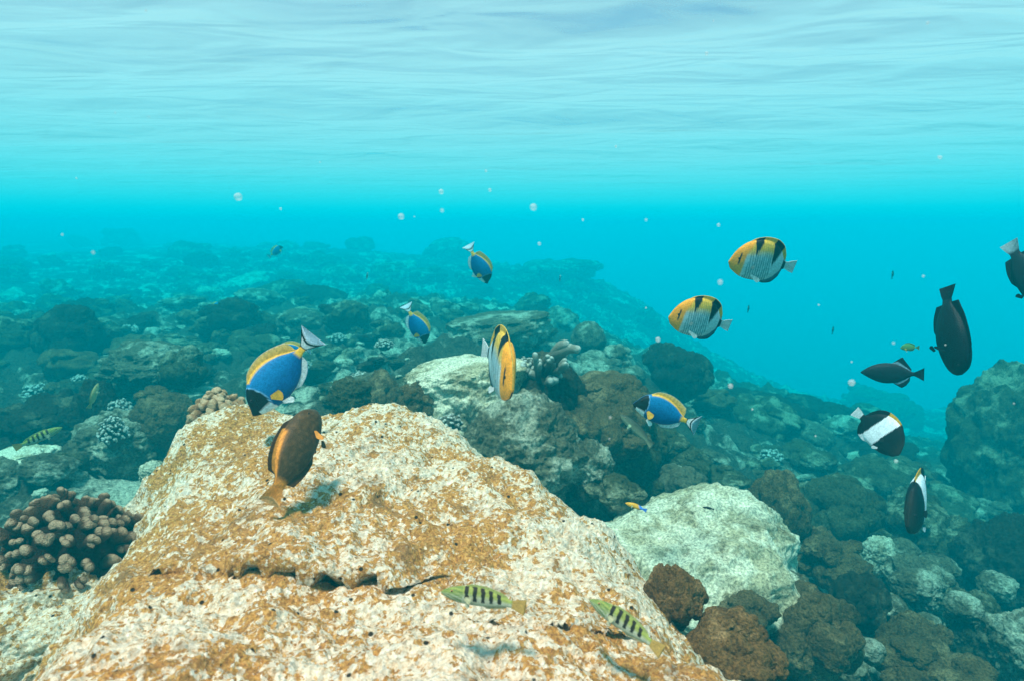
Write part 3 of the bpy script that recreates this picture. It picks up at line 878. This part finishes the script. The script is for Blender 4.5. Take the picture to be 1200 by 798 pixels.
def fish_mesh(name, spec):
    """body with dorsal, anal and tail fins lofted as one skin; +X nose, +Z back, length 1"""
    nt, nb, nf = 90, 15, 7
    t = np.r_[np.linspace(0, .12, 20)[:-1], np.linspace(.12, 1, nt - 19)]
    te = spec.get('tail0', .82)
    top = smooth_interp(t, spec['top']); bot = smooth_interp(t, spec['bot'])
    wd = np.maximum(smooth_interp(t, spec['wid']), .0035)
    df = np.where(t < te, np.maximum(np.interp(t, *zip(*spec['dorsal'])), 0), 0)
    af = np.where(t < te, np.maximum(np.interp(t, *zip(*spec['anal'])), 0), 0)
    fork, sweep = spec.get('fork', .06), spec.get('sweep', .5)
    V, Cc, Al = [], [], []
    ring = 2 * (2 * nf + nb)
    colf = spec['col']
    half = nf + nb + nf
    for i, ti in enumerate(t):
        mid, hh = (top[i] + bot[i]) / 2, max((top[i] - bot[i]) / 2, .002)
        one = []
        for k in range(nf):                      # dorsal fin, tip first
            s = 1 - k / nf
            one.append((.0035 + .004 * (1 - s), top[i] + df[i] * s, 'dorsal', s))
        for k in range(nb):
            a = math.pi * (k + .5) / nb
            sq = math.sin(a)
            one.append((max(wd[i] * sq ** .8, .0035), mid + hh * math.cos(a), 'body', math.cos(a)))
        for k in range(nf):
            s = (k + 1) / nf
            one.append((.0035 + .004 * (1 - s), bot[i] - af[i] * s, 'anal', s))
        for sgn in (1, -1):
            for (yy, zz, reg, s) in (one if sgn == 1 else one[::-1]):
                x = ti
                if reg == 'dorsal' and df[i] > 0:
                    x = ti + sweep * df[i] * s
                if reg == 'anal' and af[i] > 0:
                    x = ti + sweep * af[i] * s
                if ti > te:
                    q = (ti - te) / (1 - te); zn = (zz - mid) / hh if hh > 0 else 0
                    x = ti - fork * q * (1 - min(1, abs(zn)) ** 1.6)
                    if q > 0: yy = min(yy, .004)
                    rg = 'tail'
                else:
                    rg = reg; zn = 0
                bendy = spec.get('bend', 0) * max(0, ti - .35) ** 2
                V.append((.5 - x, sgn * yy + bendy, zz))
                # the nearest body fraction for patterns
                Al.append(1.0 if rg in ('dorsal', 'anal', 'tail') and s > .1 or rg == 'tail' else 0.0)
                cl = colf(ti, zz, rg, s, zn, (zz - bot[i]) / max(top[i] - bot[i], 1e-4))
                ray_ = math.sin((zn if rg == 'tail' else ti + .3 * s * df[i]) * (22 if rg == 'tail' else 120)) if (rg == 'tail' or rg != 'body' and s > .1) else 0
                Cc.append(tuple(q * (1 - .14 * (1 + ray_) / 2 * (ray_ != 0)) for q in cl))
    ring = len(V) // len(t)
    F = []
    for i in range(len(t) - 1):
        for k in range(ring):
            F.append((i * ring + k, i * ring + (k + 1) % ring, (i + 1) * ring + (k + 1) % ring, (i + 1) * ring + k))
    F.append(tuple(range(ring))[::-1]); F.append(tuple((len(t) - 1) * ring + k for k in range(ring)))

    def add(vs, fs, col, al=0.0):
        Al.extend([al] * len(vs))
        o = len(V); V.extend(vs); F.extend([tuple(i + o for i in q) for q in fs]); Cc.extend([col] * len(vs))
    # eyes
    ex, ez, er = spec['eye']
    iw = float(np.interp(ex, t, wd)); im = float(np.interp(ex, t, (top + bot) / 2)); ih = float(np.interp(ex, t, (top - bot) / 2))
    sq = math.sqrt(max(.05, 1 - ((ez - im) / ih) ** 2)) ** .8
    Vs, Fs = ico(2)
    for sgn in (1, -1):
        for rr, push, cl in ((er, 0.0, spec.get('iris', (.35, .22, .05))), (er * .66, er * .30, (.006, .006, .008))):
            vs = [(.5 - ex + v[0] * rr, sgn * (iw * sq - rr * .35 + push) + v[1] * rr * .6, ez + v[2] * rr) for v in Vs]
            add(vs, [tuple(f) for f in Fs], cl)
    # paired fins: thin fans
    for (fx, fz, ln, ht, dx, dz, dy, cl) in spec['paired']:
        iw = float(np.interp(fx, t, wd)) * .9
        for sgn in (1, -1):
            vs, fs = [], []
            nr, ns = 7, 5
            for k in range(nr):
                f = k / (nr - 1) - .5
                for j in range(ns):
                    s = j / (ns - 1)
                    rl = ln * (1 - .9 * f * f) * s
                    vx, vz = dx + f * ht * -dz, dz + f * ht * dx
                    wv = .012 * math.sin(k * 2.2) * s * .2
                    vs.append((.5 - fx - vx * rl - f * .02 * -dz, sgn * (iw + dy * rl + wv), fz + vz * rl + f * .03))
            for k in range(nr - 1):
                for j in range(ns - 1):
                    q = k * ns + j; fs.append((q, q + 1, q + ns + 1, q + ns))
            add(vs, fs, cl, 1.0)
    me = mesh_from(name, V, F)
    ca = me.color_attributes.new('Col', 'FLOAT_COLOR', 'POINT')
    ca.data.foreach_set('color', np.c_[np.array(Cc, np.float32), np.array(Al, np.float32)].ravel())
    me.materials.append(M['fish'])
    return me


def lerp(a, b, f):
    f = max(0.0, min(1.0, f))
    return tuple(x + (y - x) * f for x, y in zip(a, b))


def ss(a, b, x):
    q = max(0.0, min(1.0, (x - a) / (b - a))); return q * q * (3 - 2 * q)


YEL, BLK, WHT = (.86, .44, .035), (.008, .008, .010), (.82, .84, .84)


def tang_col(t, z, rg, s, zn, f):
    if rg == 'tail':
        q = (t - .82) / .18
        e = abs(zn)
        c = lerp((.82, .42, .04), WHT, ss(0, .1, q - .02))
        if q < .12: c = YEL if q < .05 else BLK
        if e > .86: c = BLK
        if .62 < q < .80: c = BLK
        if q > .93: c = (.5, .65, .75)
        return c
    if rg == 'dorsal' and s > 0.02:
        return (.05, .2, .5) if t < .2 else (lerp(YEL, (.9, .6, .2), s) if s < .93 else (.3, .35, .3))
    if rg == 'anal' and s > 0.02:
        return WHT if s < .9 else (.25, .4, .6)
    if rg == 'dorsal' and t > .6: return YEL
    blue = lerp((.006, .09, .26), (.010, .17, .40), ss(.2, .8, f) * (1 - .3 * ss(.5, .8, t)))
    c = blue
    if t > .70: c = lerp(c, YEL, ss(.73, .77, t + .02 * (abs(f - .5) < .3)))
    edge = .185 + .05 * math.sin(f * 3.1) - .02
    if t < edge: c = BLK
    elif t < edge + .014: c = lerp((.3, .55, .75), blue, (t - edge) / .014)
    if f < .24 and .06 < t < .22 - .1 * f: c = (.75, .82, .84)
    if f > .93 and t > .22: c = lerp(c, YEL, ss(.93, .99, f))
    return c


tang = dict(top=[(0, -.045), (.03, .0), (.08, .085), (.15, .155), (.25, .205), (.38, .222), (.5, .20), (.62, .145), (.72, .072), (.79, .036), (.82, .036), (.9, .085), (1, .16)],
            bot=[(0, -.062), (.03, -.09), (.08, -.125), (.15, -.16), (.25, -.195), (.38, -.212), (.5, -.195), (.62, -.145), (.72, -.072), (.79, -.036), (.82, -.036), (.9, -.085), (1, -.16)],
            wid=[(0, .012), (.05, .04), (.15, .065), (.3, .078), (.5, .065), (.68, .035), (.79, .017), (.84, .008), (1, .003)],
            dorsal=[(0, 0), (.2, 0), (.26, .045), (.45, .07), (.62, .085), (.71, .10), (.745, .06), (.765, 0), (1, 0)],
            anal=[(0, 0), (.44, 0), (.5, .045), (.65, .065), (.72, .06), (.76, 0), (1, 0)],
            fork=.085, bend=.16, sweep=.45, eye=(.105, .055, .017), iris=(.03, .03, .03), col=tang_col,
            paired=[(.23, -.06, .13, .9, .75, -.55, .45, YEL), (.27, -.19, .12, .45, .8, -.5, .12, WHT)])


def falc_col(t, z, rg, s, zn, f):
    ORG = (.95, .36, .025); YL = (.80, .48, .05)
    if rg == 'tail':
        q = (t - .85) / .15
        return lerp((.7, .75, .75), WHT, q)
    if rg == 'anal' and s > .02:
        return lerp((.1, .25, .33), (.03, .04, .05), s)
    g = f if rg == 'body' else (1.0 + .2 * s if rg == 'dorsal' else 0)
    white = (.62, .76, .78)
    # thin vertical stripes on the flank
    st = .5 + .5 * math.sin((t + .10 * (f - .5)) * 2 * math.pi * 30)
    flank = lerp(white, (.035, .14, .19), .85 * ss(.42, .78, st) if .25 < t < .62 else 0)
    flank = lerp(flank, (.05, .24, .32), .25)
    c = flank
    up = ss(.60, .78, g + .04 * math.sin(t * 9))
    back = lerp(YL, (.35, .27, .05), .5 * ss(.5, .8, st) if g < .95 else 0)
    if t < .66: c = lerp(c, back, up)
    fe = .225 + .08 * ss(.55, 1, g) - .02 * g
    if t < fe: c = lerp(ORG, c, ss(fe - .03, fe, t))
    # two black wedges from the back
    for c0, wmax, low in ((.335, .055, .60), (.635, .075, .42)):
        if g > low:
            ww = wmax * min(1, (g - low) / (.95 - low))
            cc0 = c0 - .03 * (1 - g)
            if abs(t - cc0) < ww: c = BLK
    if .785 < t < .835 and f < .97: c = BLK
    if rg == 'dorsal' and t > .70: c = YL if t < .8 else c
    if s > .88 and rg == 'dorsal': c = (.85, .6, .12)
    # eye bar
    if abs(t - .125) < .011 and .38 < g < .72: c = (.03, .025, .02)
    return c


falc = dict(top=[(0, -.085), (.02, -.015), (.05, .06), (.10, .135), (.17, .205), (.25, .25), (.35, .28), (.48, .285), (.6, .255), (.7, .185), (.78, .085), (.82, .06), (.85, .055), (.92, .08), (1, .10)],
            bot=[(0, -.115), (.02, -.15), (.05, -.175), (.10, -.205), (.17, -.24), (.25, -.265), (.35, -.275), (.48, -.27), (.6, -.24), (.7, -.175), (.78, -.08), (.82, -.06), (.85, -.055), (.92, -.08), (1, -.10)],
            wid=[(0, .014), (.05, .03), (.14, .062), (.28, .082), (.45, .075), (.62, .048), (.78, .02), (.85, .009), (1, .003)],
            dorsal=[(0, 0), (.2, 0), (.26, .03), (.4, .05), (.6, .07), (.7, .075), (.77, .06), (.82, 0), (1, 0)],
            anal=[(0, 0), (.5, 0), (.56, .04), (.68, .075), (.76, .07), (.81, 0), (1, 0)], tail0=.85,
            fork=.01, bend=-.16, sweep=.4, eye=(.12, -.01, .02), iris=(.05, .03, .01), col=falc_col,
            paired=[(.30, -.08, .07, .8, .9, -.2, .25, (.3, .42, .42)), (.36, -.22, .16, .35, .9, -.4, .10, (.9, .9, .9))])


for k_ in ('top', 'bot'):
    falc[k_] = [(q, z * (1.10 if .04 < q < .8 else 1)) for q, z in falc[k_]]


def plain(base, alt=None, edge=None):
    def f_(t, z, rg, s, zn, f):
        c = base if alt is None else lerp(alt, base, ss(0, 1, f))
        if edge and rg in ('dorsal', 'anal') and .02 < s < .3:
            c = edge
        return c
    return f_


trig = dict(top=[(0, .0), (.03, .025), (.1, .08), (.25, .155), (.4, .185), (.55, .17), (.7, .10), (.8, .045), (.84, .035), (.9, .06), (1, .12)],
            bot=[(0, -.015), (.03, -.035), (.1, -.08), (.25, -.155), (.4, -.19), (.55, -.17), (.7, -.10), (.8, -.045), (.84, -.035), (.9, -.06), (1, -.12)],
            wid=[(0, .012), (.06, .04), (.2, .07), (.4, .078), (.6, .055), (.8, .02), (.86, .008), (1, .003)],
            dorsal=[(0, 0), (.50, 0), (.54, .13), (.6, .10), (.7, .06), (.78, .03), (.8, 0), (1, 0)],
            anal=[(0, 0), (.52, 0), (.57, .10), (.65, .09), (.74, .05), (.79, 0), (1, 0)], tail0=.84,
            fork=.03, sweep=.9, eye=(.17, .07, .016), iris=(.03, .03, .03), col=plain((.010, .012, .018), None, (.25, .4, .5)),
            paired=[(.27, .0, .07, .8, .9, .1, .35, (.012, .014, .02))])

darkf = dict(top=[(0, .0), (.015, .035), (.05, .085), (.11, .13), (.2, .165), (.33, .185), (.5, .18), (.63, .145), (.74, .09), (.81, .058), (.84, .055), (.9, .075), (1, .105)],
             bot=[(0, -.045), (.015, -.075), (.05, -.105), (.11, -.135), (.2, -.16), (.33, -.178), (.5, -.17), (.63, -.14), (.74, -.09), (.81, -.058), (.84, -.055), (.9, -.075), (1, -.105)],
             wid=[(0, .02), (.05, .06), (.15, .085), (.3, .095), (.5, .085), (.68, .055), (.79, .03), (.84, .012), (1, .003)], tail0=.84,
             dorsal=[(0, 0), (.2, 0), (.28, .03), (.5, .04), (.68, .06), (.76, .075), (.79, .03), (.81, 0), (1, 0)], anal=[(0, 0), (.44, 0), (.5, .035), (.68, .05), (.76, .055), (.8, 0), (1, 0)],
             col=plain((.006, .007, .010), (.009, .010, .013)), iris=(.02, .02, .02), fork=.07, bend=.28, sweep=.6, eye=(.105, .055, .014),
             paired=[(.26, -.03, .15, .45, .55, -.1, .8, (.02, .025, .03)), (.3, -.17, .08, .4, .85, -.45, .1, (.012, .013, .016))])


def pale_tail_col(t, z, rg, s, zn, f):
    return lerp((.012, .016, .02), (.22, .36, .40), ss(.84, .92, t))


darkp = dict(darkf, col=pale_tail_col)


def shoulder_col(t, z, rg, s, zn, f):
    OR = (.80, .29, .04)
    br = lerp((.05, .030, .012), (.075, .044, .016), f)
    if rg == 'tail':
        return lerp(OR, (.85, .36, .08), abs(zn)) if t < .985 else (.9, .5, .2)
    if rg == 'dorsal' and s > .02:
        return (.78, .33, .05) if s < .55 and .33 < t < .8 else (.07, .035, .014)
    if rg == 'anal' and s > .02:
        return (.10, .045, .015)
    c = br
    if f > .90 and t > .33: c = lerp(br, OR, ss(.92, .97, f) * ss(.33, .38, t))
    if t > .74: c = lerp(c, OR, ss(.76, .82, t))
    # fine wavy lines
    c = lerp(c, (.16, .085, .03), .35 * ss(.6, .9, .5 + .5 * math.sin(f * 90 + 3 * math.sin(t * 20))))
    return c


shoulder = dict(darkf, col=shoulder_col, iris=(.12, .06, .02), fork=.05,
                paired=[(.24, -.07, .14, .6, .7, -.45, .55, (.85, .33, .05)), (.3, -.18, .08, .4, .85, -.45, .1, (.1, .05, .02))],
                dorsal=[(0, 0), (.2, 0), (.26, .045), (.45, .06), (.62, .065), (.72, .06), (.76, 0), (1, 0)])


def zoster_col(t, z, rg, s, zn, f):
    if rg == 'tail':
        return (.8, .82, .84)
    g = f if rg == 'body' else (1 + .15 * s if rg == 'dorsal' else -.15 * s)
    k = t + .10 * (g - .5)
    if .36 < k < .60:
        if rg == 'dorsal' and s > .1: return (.8, .42, .04)
        return (.80, .80, .84)
    return lerp((.03, .022, .018), BLK, ss(.05, .2, t))


zost = dict(falc, col=zoster_col, iris=(.02, .02, .02),
            paired=[(.29, -.05, .10, .9, .8, -.4, .3, (.02, .02, .02)), (.3, -.24, .1, .4, .85, -.45, .08, (.7, .7, .72))])


def barred_col(t, z, rg, s, zn, f):
    base = lerp((.40, .42, .30), (.27, .32, .07), ss(.35, .75, f))
    if rg == 'tail':
        return (.55, .36, .10)
    if rg == 'dorsal' and s > .02: return (.35, .40, .12)
    if rg == 'anal' and s > .02: return (.55, .45, .25)
    for k in range(5):
        c0 = .30 + .098 * k
        if abs(t + .03 * (f - .5) - c0) < .019 * (1 + .4 * f) and f > .22 + .05 * k * .3:
            return (.025, .018, .012)
    if t < .25:
        base = lerp(base, (.12, .2, .05), .5 + .5 * math.sin(f * 26 + t * 40))
    return base


wrasse = dict(top=[(0, .0), (.03, .025), (.1, .06), (.22, .095), (.38, .11), (.55, .098), (.7, .065), (.8, .042), (.84, .042), (.9, .062), (1, .09)],
              bot=[(0, -.015), (.03, -.035), (.1, -.065), (.22, -.092), (.38, -.10), (.55, -.09), (.7, -.06), (.8, -.042), (.84, -.042), (.9, -.062), (1, -.09)],
              wid=[(0, .012), (.06, .035), (.2, .058), (.4, .06), (.6, .042), (.8, .02), (.86, .008), (1, .003)],
              dorsal=[(0, 0), (.27, 0), (.32, .022), (.7, .03), (.77, .02), (.8, 0), (1, 0)], anal=[(0, 0), (.52, 0), (.57, .022), (.75, .025), (.79, 0), (1, 0)],
              tail0=.84, fork=.01, bend=.3, sweep=.5, eye=(.12, .03, .016), iris=(.5, .25, .1), col=barred_col,
              paired=[(.27, -.02, .1, .8, .85, -.2, .35, (.5, .5, .3)), (.3, -.09, .06, .4, .85, -.4, .1, (.5, .5, .35))])


def twotone_col(t, z, rg, s, zn, f):
    return lerp((.85, .42, .05), (.08, .25, .75), ss(.6, .72, t + .1 * (f - .5)))


anthias = dict(wrasse, col=twotone_col)
slender = dict(wrasse, col=plain((.38, .33, .14), (.5, .46, .25)))
brownw = dict(wrasse, col=plain((.07, .06, .035), (.3, .26, .16)))
greenf = dict(tang, col=plain((.12, .26, .06), (.3, .28, .06)), fork=.03)
tinydark = dict(wrasse, col=plain((.02, .022, .025)))

FM = {k: fish_mesh('fish', v) for k, v in dict(tang=tang, falc=falc, trig=trig, darkf=darkf, darkp=darkp, shoulder=shoulder, zost=zost, wrasse=wrasse,
                                               anthias=anthias, slender=slender, brownw=brownw, greenf=greenf, tinydark=tinydark).items()}


def fish(kind, name, label, cat, u, v, Yd, lpx, nose, back, group=None):
    """nose and back are (right, up, towards the lens) directions; lpx is the true length in photo pixels at that distance"""
    p = at(u, v, Yd)
    to = -p.normalized(); rt = UP.cross(to).normalized(); up = to.cross(rt)   # right, up and towards the lens as seen along the sight line
    n = (rt * nose[0] + up * nose[1] + to * nose[2]).normalized()
    b = rt * back[0] + up * back[1] + to * back[2]
    b = (b - n * b.dot(n)).normalized()
    y = b.cross(n)
    s = lpx * p.length / FPX * .93
    o = link(name, FM[kind])
    o.matrix_world = Matrix(((n.x, y.x, b.x, p.x), (n.y, y.y, b.y, p.y), (n.z, y.z, b.z, p.z), (0, 0, 0, 1))) @ Matrix.Scale(s, 4)
    return tag(o, label, cat, group)


g1 = 'powder blue tangs'
fish('tang', 'surgeonfish', 'bright blue tang with yellow fin diving head down at the boulder crest', 'fish', 330, 437, 1.22, 114, (-.62, -.78, .12), (-.8, .6, .1), g1)
fish('tang', 'surgeonfish', 'bright blue tang with yellow back swimming left over dark coral at right', 'fish', 780, 483, 1.4, 80, (-.9, .32, .15), (.35, .92, .25), g1)
fish('tang', 'surgeonfish', 'dark blue tang nose down above the flat tan slab', 'fish', 488, 380, 2.6, 54, (.50, -.85, -.2), (.86, .5, .3), g1)
fish('tang', 'surgeonfish', 'dark blue tang nose down higher up, seen against hazy far reef', 'fish', 561, 310, 2.7, 54, (.50, -.85, -.2), (.88, .48, .25), g1)
fish('tang', 'surgeonfish', 'tiny far tang highest in the haze at left', 'fish', 323, 295, 6.5, 21, (.6, .55, -.3), (-.6, .75, .2), g1)
fish('tang', 'surgeonfish', 'tiny far tang over the dark clump at left', 'fish', 251, 361, 5.8, 21, (.65, .5, -.3), (-.55, .8, .2), g1)
fish('tang', 'surgeonfish', 'blue tang half hidden behind the tail of the diving tang', 'fish', 343, 411, 2.2, 42, (-.9, -.1, -.2), (0, 1, .1), g1)
fish('shoulder', 'surgeonfish', 'brown surgeonfish with orange fin stripe and orange tail above the boulder', 'fish', 346, 530, .90, 122, (.34, .82, -.42), (-.84, .36, .36))
g2 = 'saddled butterflyfish'
fish('falc', 'butterflyfish', 'upper of two yellow butterflyfish with black saddles in blue water', 'fish', 895, 307, 1.45, 78, (-.90, .24, .38), (.26, .93, .25), g2)
fish('falc', 'butterflyfish', 'lower of two yellow butterflyfish with black saddles in blue water', 'fish', 822, 374, 1.40, 78, (-.90, .26, .38), (.28, .93, .25), g2)
fish('falc', 'butterflyfish', 'yellow faced butterflyfish seen head on beside the grey branching coral', 'fish', 586, 425, 1.3, 128, (.25, -.32, .92), (.1, .95, .3), g2)
fish('trig', 'triggerfish', 'black triggerfish with pointed fins swimming left in open water', 'fish', 1045, 437, 1.5, 58, (-1, .02, .1), (0, 1, .1))
fish('darkf', 'dark_fish', 'large black fish diving head down in open water', 'fish', 1113, 387, 1.3, 92, (.20, -.95, .10), (.72, .15, .68))
fish('darkp', 'dark_fish', 'dark fish with pale tail cut off by the right edge', 'fish', 1207, 324, 1.4, 78, (.45, -.80, .1), (.85, .5, .3))
g3 = 'black and white butterflyfish'
fish('zost', 'banded_butterflyfish', 'black butterflyfish with white middle band below the triggerfish', 'fish', 1030, 504, 1.3, 60, (.70, -.62, .2), (.62, .72, .2), g3)
fish('zost', 'banded_butterflyfish', 'black butterflyfish seen nearly edge on near the right rocks', 'fish', 1078, 586, 1.2, 90, (-.24, -.40, .88), (.02, .95, .3), g3)
g4 = 'black barred green fish'
fish('wrasse', 'striped_fish', 'green black-barred fish over the lower middle of the boulder', 'fish', 566, 700, .60, 98, (-.97, .16, .1), (.1, .97, .3), g4)
fish('wrasse', 'striped_fish', 'green black-barred fish at the boulder lower right, tilted downwards to its tail', 'fish', 733, 730, .60, 92, (-.84, .46, .1), (.46, .84, .3), g4)
fish('wrasse', 'striped_fish', 'yellowish barred fish at the far left edge', 'fish', 45, 513, 1.7, 42, (.88, .42, .1), (-.42, .88, .2), g4)
fish('slender', 'slender_fish', 'slender yellowish fish hanging upright in front of dark rock at left', 'fish', 110, 464, 1.9, 28, (.25, .95, .2), (-.9, .2, .3))
fish('brownw', 'slender_fish', 'dull brown slender fish just below the tang at right', 'fish', 746, 503, 2.0, 52, (-.72, .66, .1), (.6, .75, .2))
fish('anthias', 'small_fish', 'small orange fish with blue tail above the whitish boulder', 'fish', 745, 593, 1.2, 26, (-.9, .25, .2), (.2, .95, .2))
fish('tinydark', 'small_fish', 'tiny dark fish over the whitish boulder', 'fish', 830, 595, 1.5, 13, (-1, .1, .1), (0, 1, .2))
fish('greenf', 'small_fish', 'small green fish between the two black fish', 'fish', 1066, 407, 2.2, 17, (-1, 0, .1), (0, 1, .2))
fish('zost', 'far_fish', 'tiny far black and white fish left of the upper tang', 'fish', 430, 324, 4.6, 13, (.2, .3, -.9), (.1, 1, .2), 'tiny far fish')
fish('zost', 'far_fish', 'tiny far black and white fish right of the upper tang', 'fish', 656, 327, 4.6, 13, (.2, .3, -.9), (.1, 1, .2), 'tiny far fish')
for (u, v) in ((1046, 322), (976, 387), (877, 362)):
    fish('tinydark', 'far_fish', 'faint speck-sized fish hanging upright in open blue water', 'fish', u, v, 5.0, 9, (.1, .95, .2), (.9, 0, .2), 'speck-sized fish in open water')

# ------------------------------------------------------------------ drifting particles
Vs, Fs = ico(2)
me = mesh_from('drifting_particle', Vs * (1 + .15 * fbm(Vs * 2, 2))[:, None], Fs); me.materials.append(M['particle'])
rs = random.Random(12)
spots = [(279, 231, 9), (517, 225, 6), (518, 247, 4), (574, 223, 4), (856, 452, 6), (842, 264, 4), (1047, 402, 3), (1082, 324, 3), (998, 448, 8), (771, 398, 6), (844, 331, 6),
         (632, 286, 4), (625, 243, 8), (1100, 184, 3), (1102, 185, 4), (828, 63, 4), (470, 254, 7), (683, 258, 3), (757, 258, 3), (1050, 540, 5)]
spots += [(rs.uniform(0, 1200), rs.uniform(10, 300), rs.uniform(1.6, 3.6)) for _ in range(13)] + [(rs.uniform(700, 1200), rs.uniform(300, 560), rs.uniform(1.6, 3.4)) for _ in range(9)]
for (u, v, d) in spots:
    dd = rs.uniform(.45, .95)
    o = bpy.data.objects.new('drifting_particle', me); C.objects.link(o)
    o.location = at(u, v, dd); o.scale = (d * .5 * dd / FPX,) * 3
    tag(o, 'tiny pale speck drifting in the water', 'particle', 'pale specks drifting in the water')
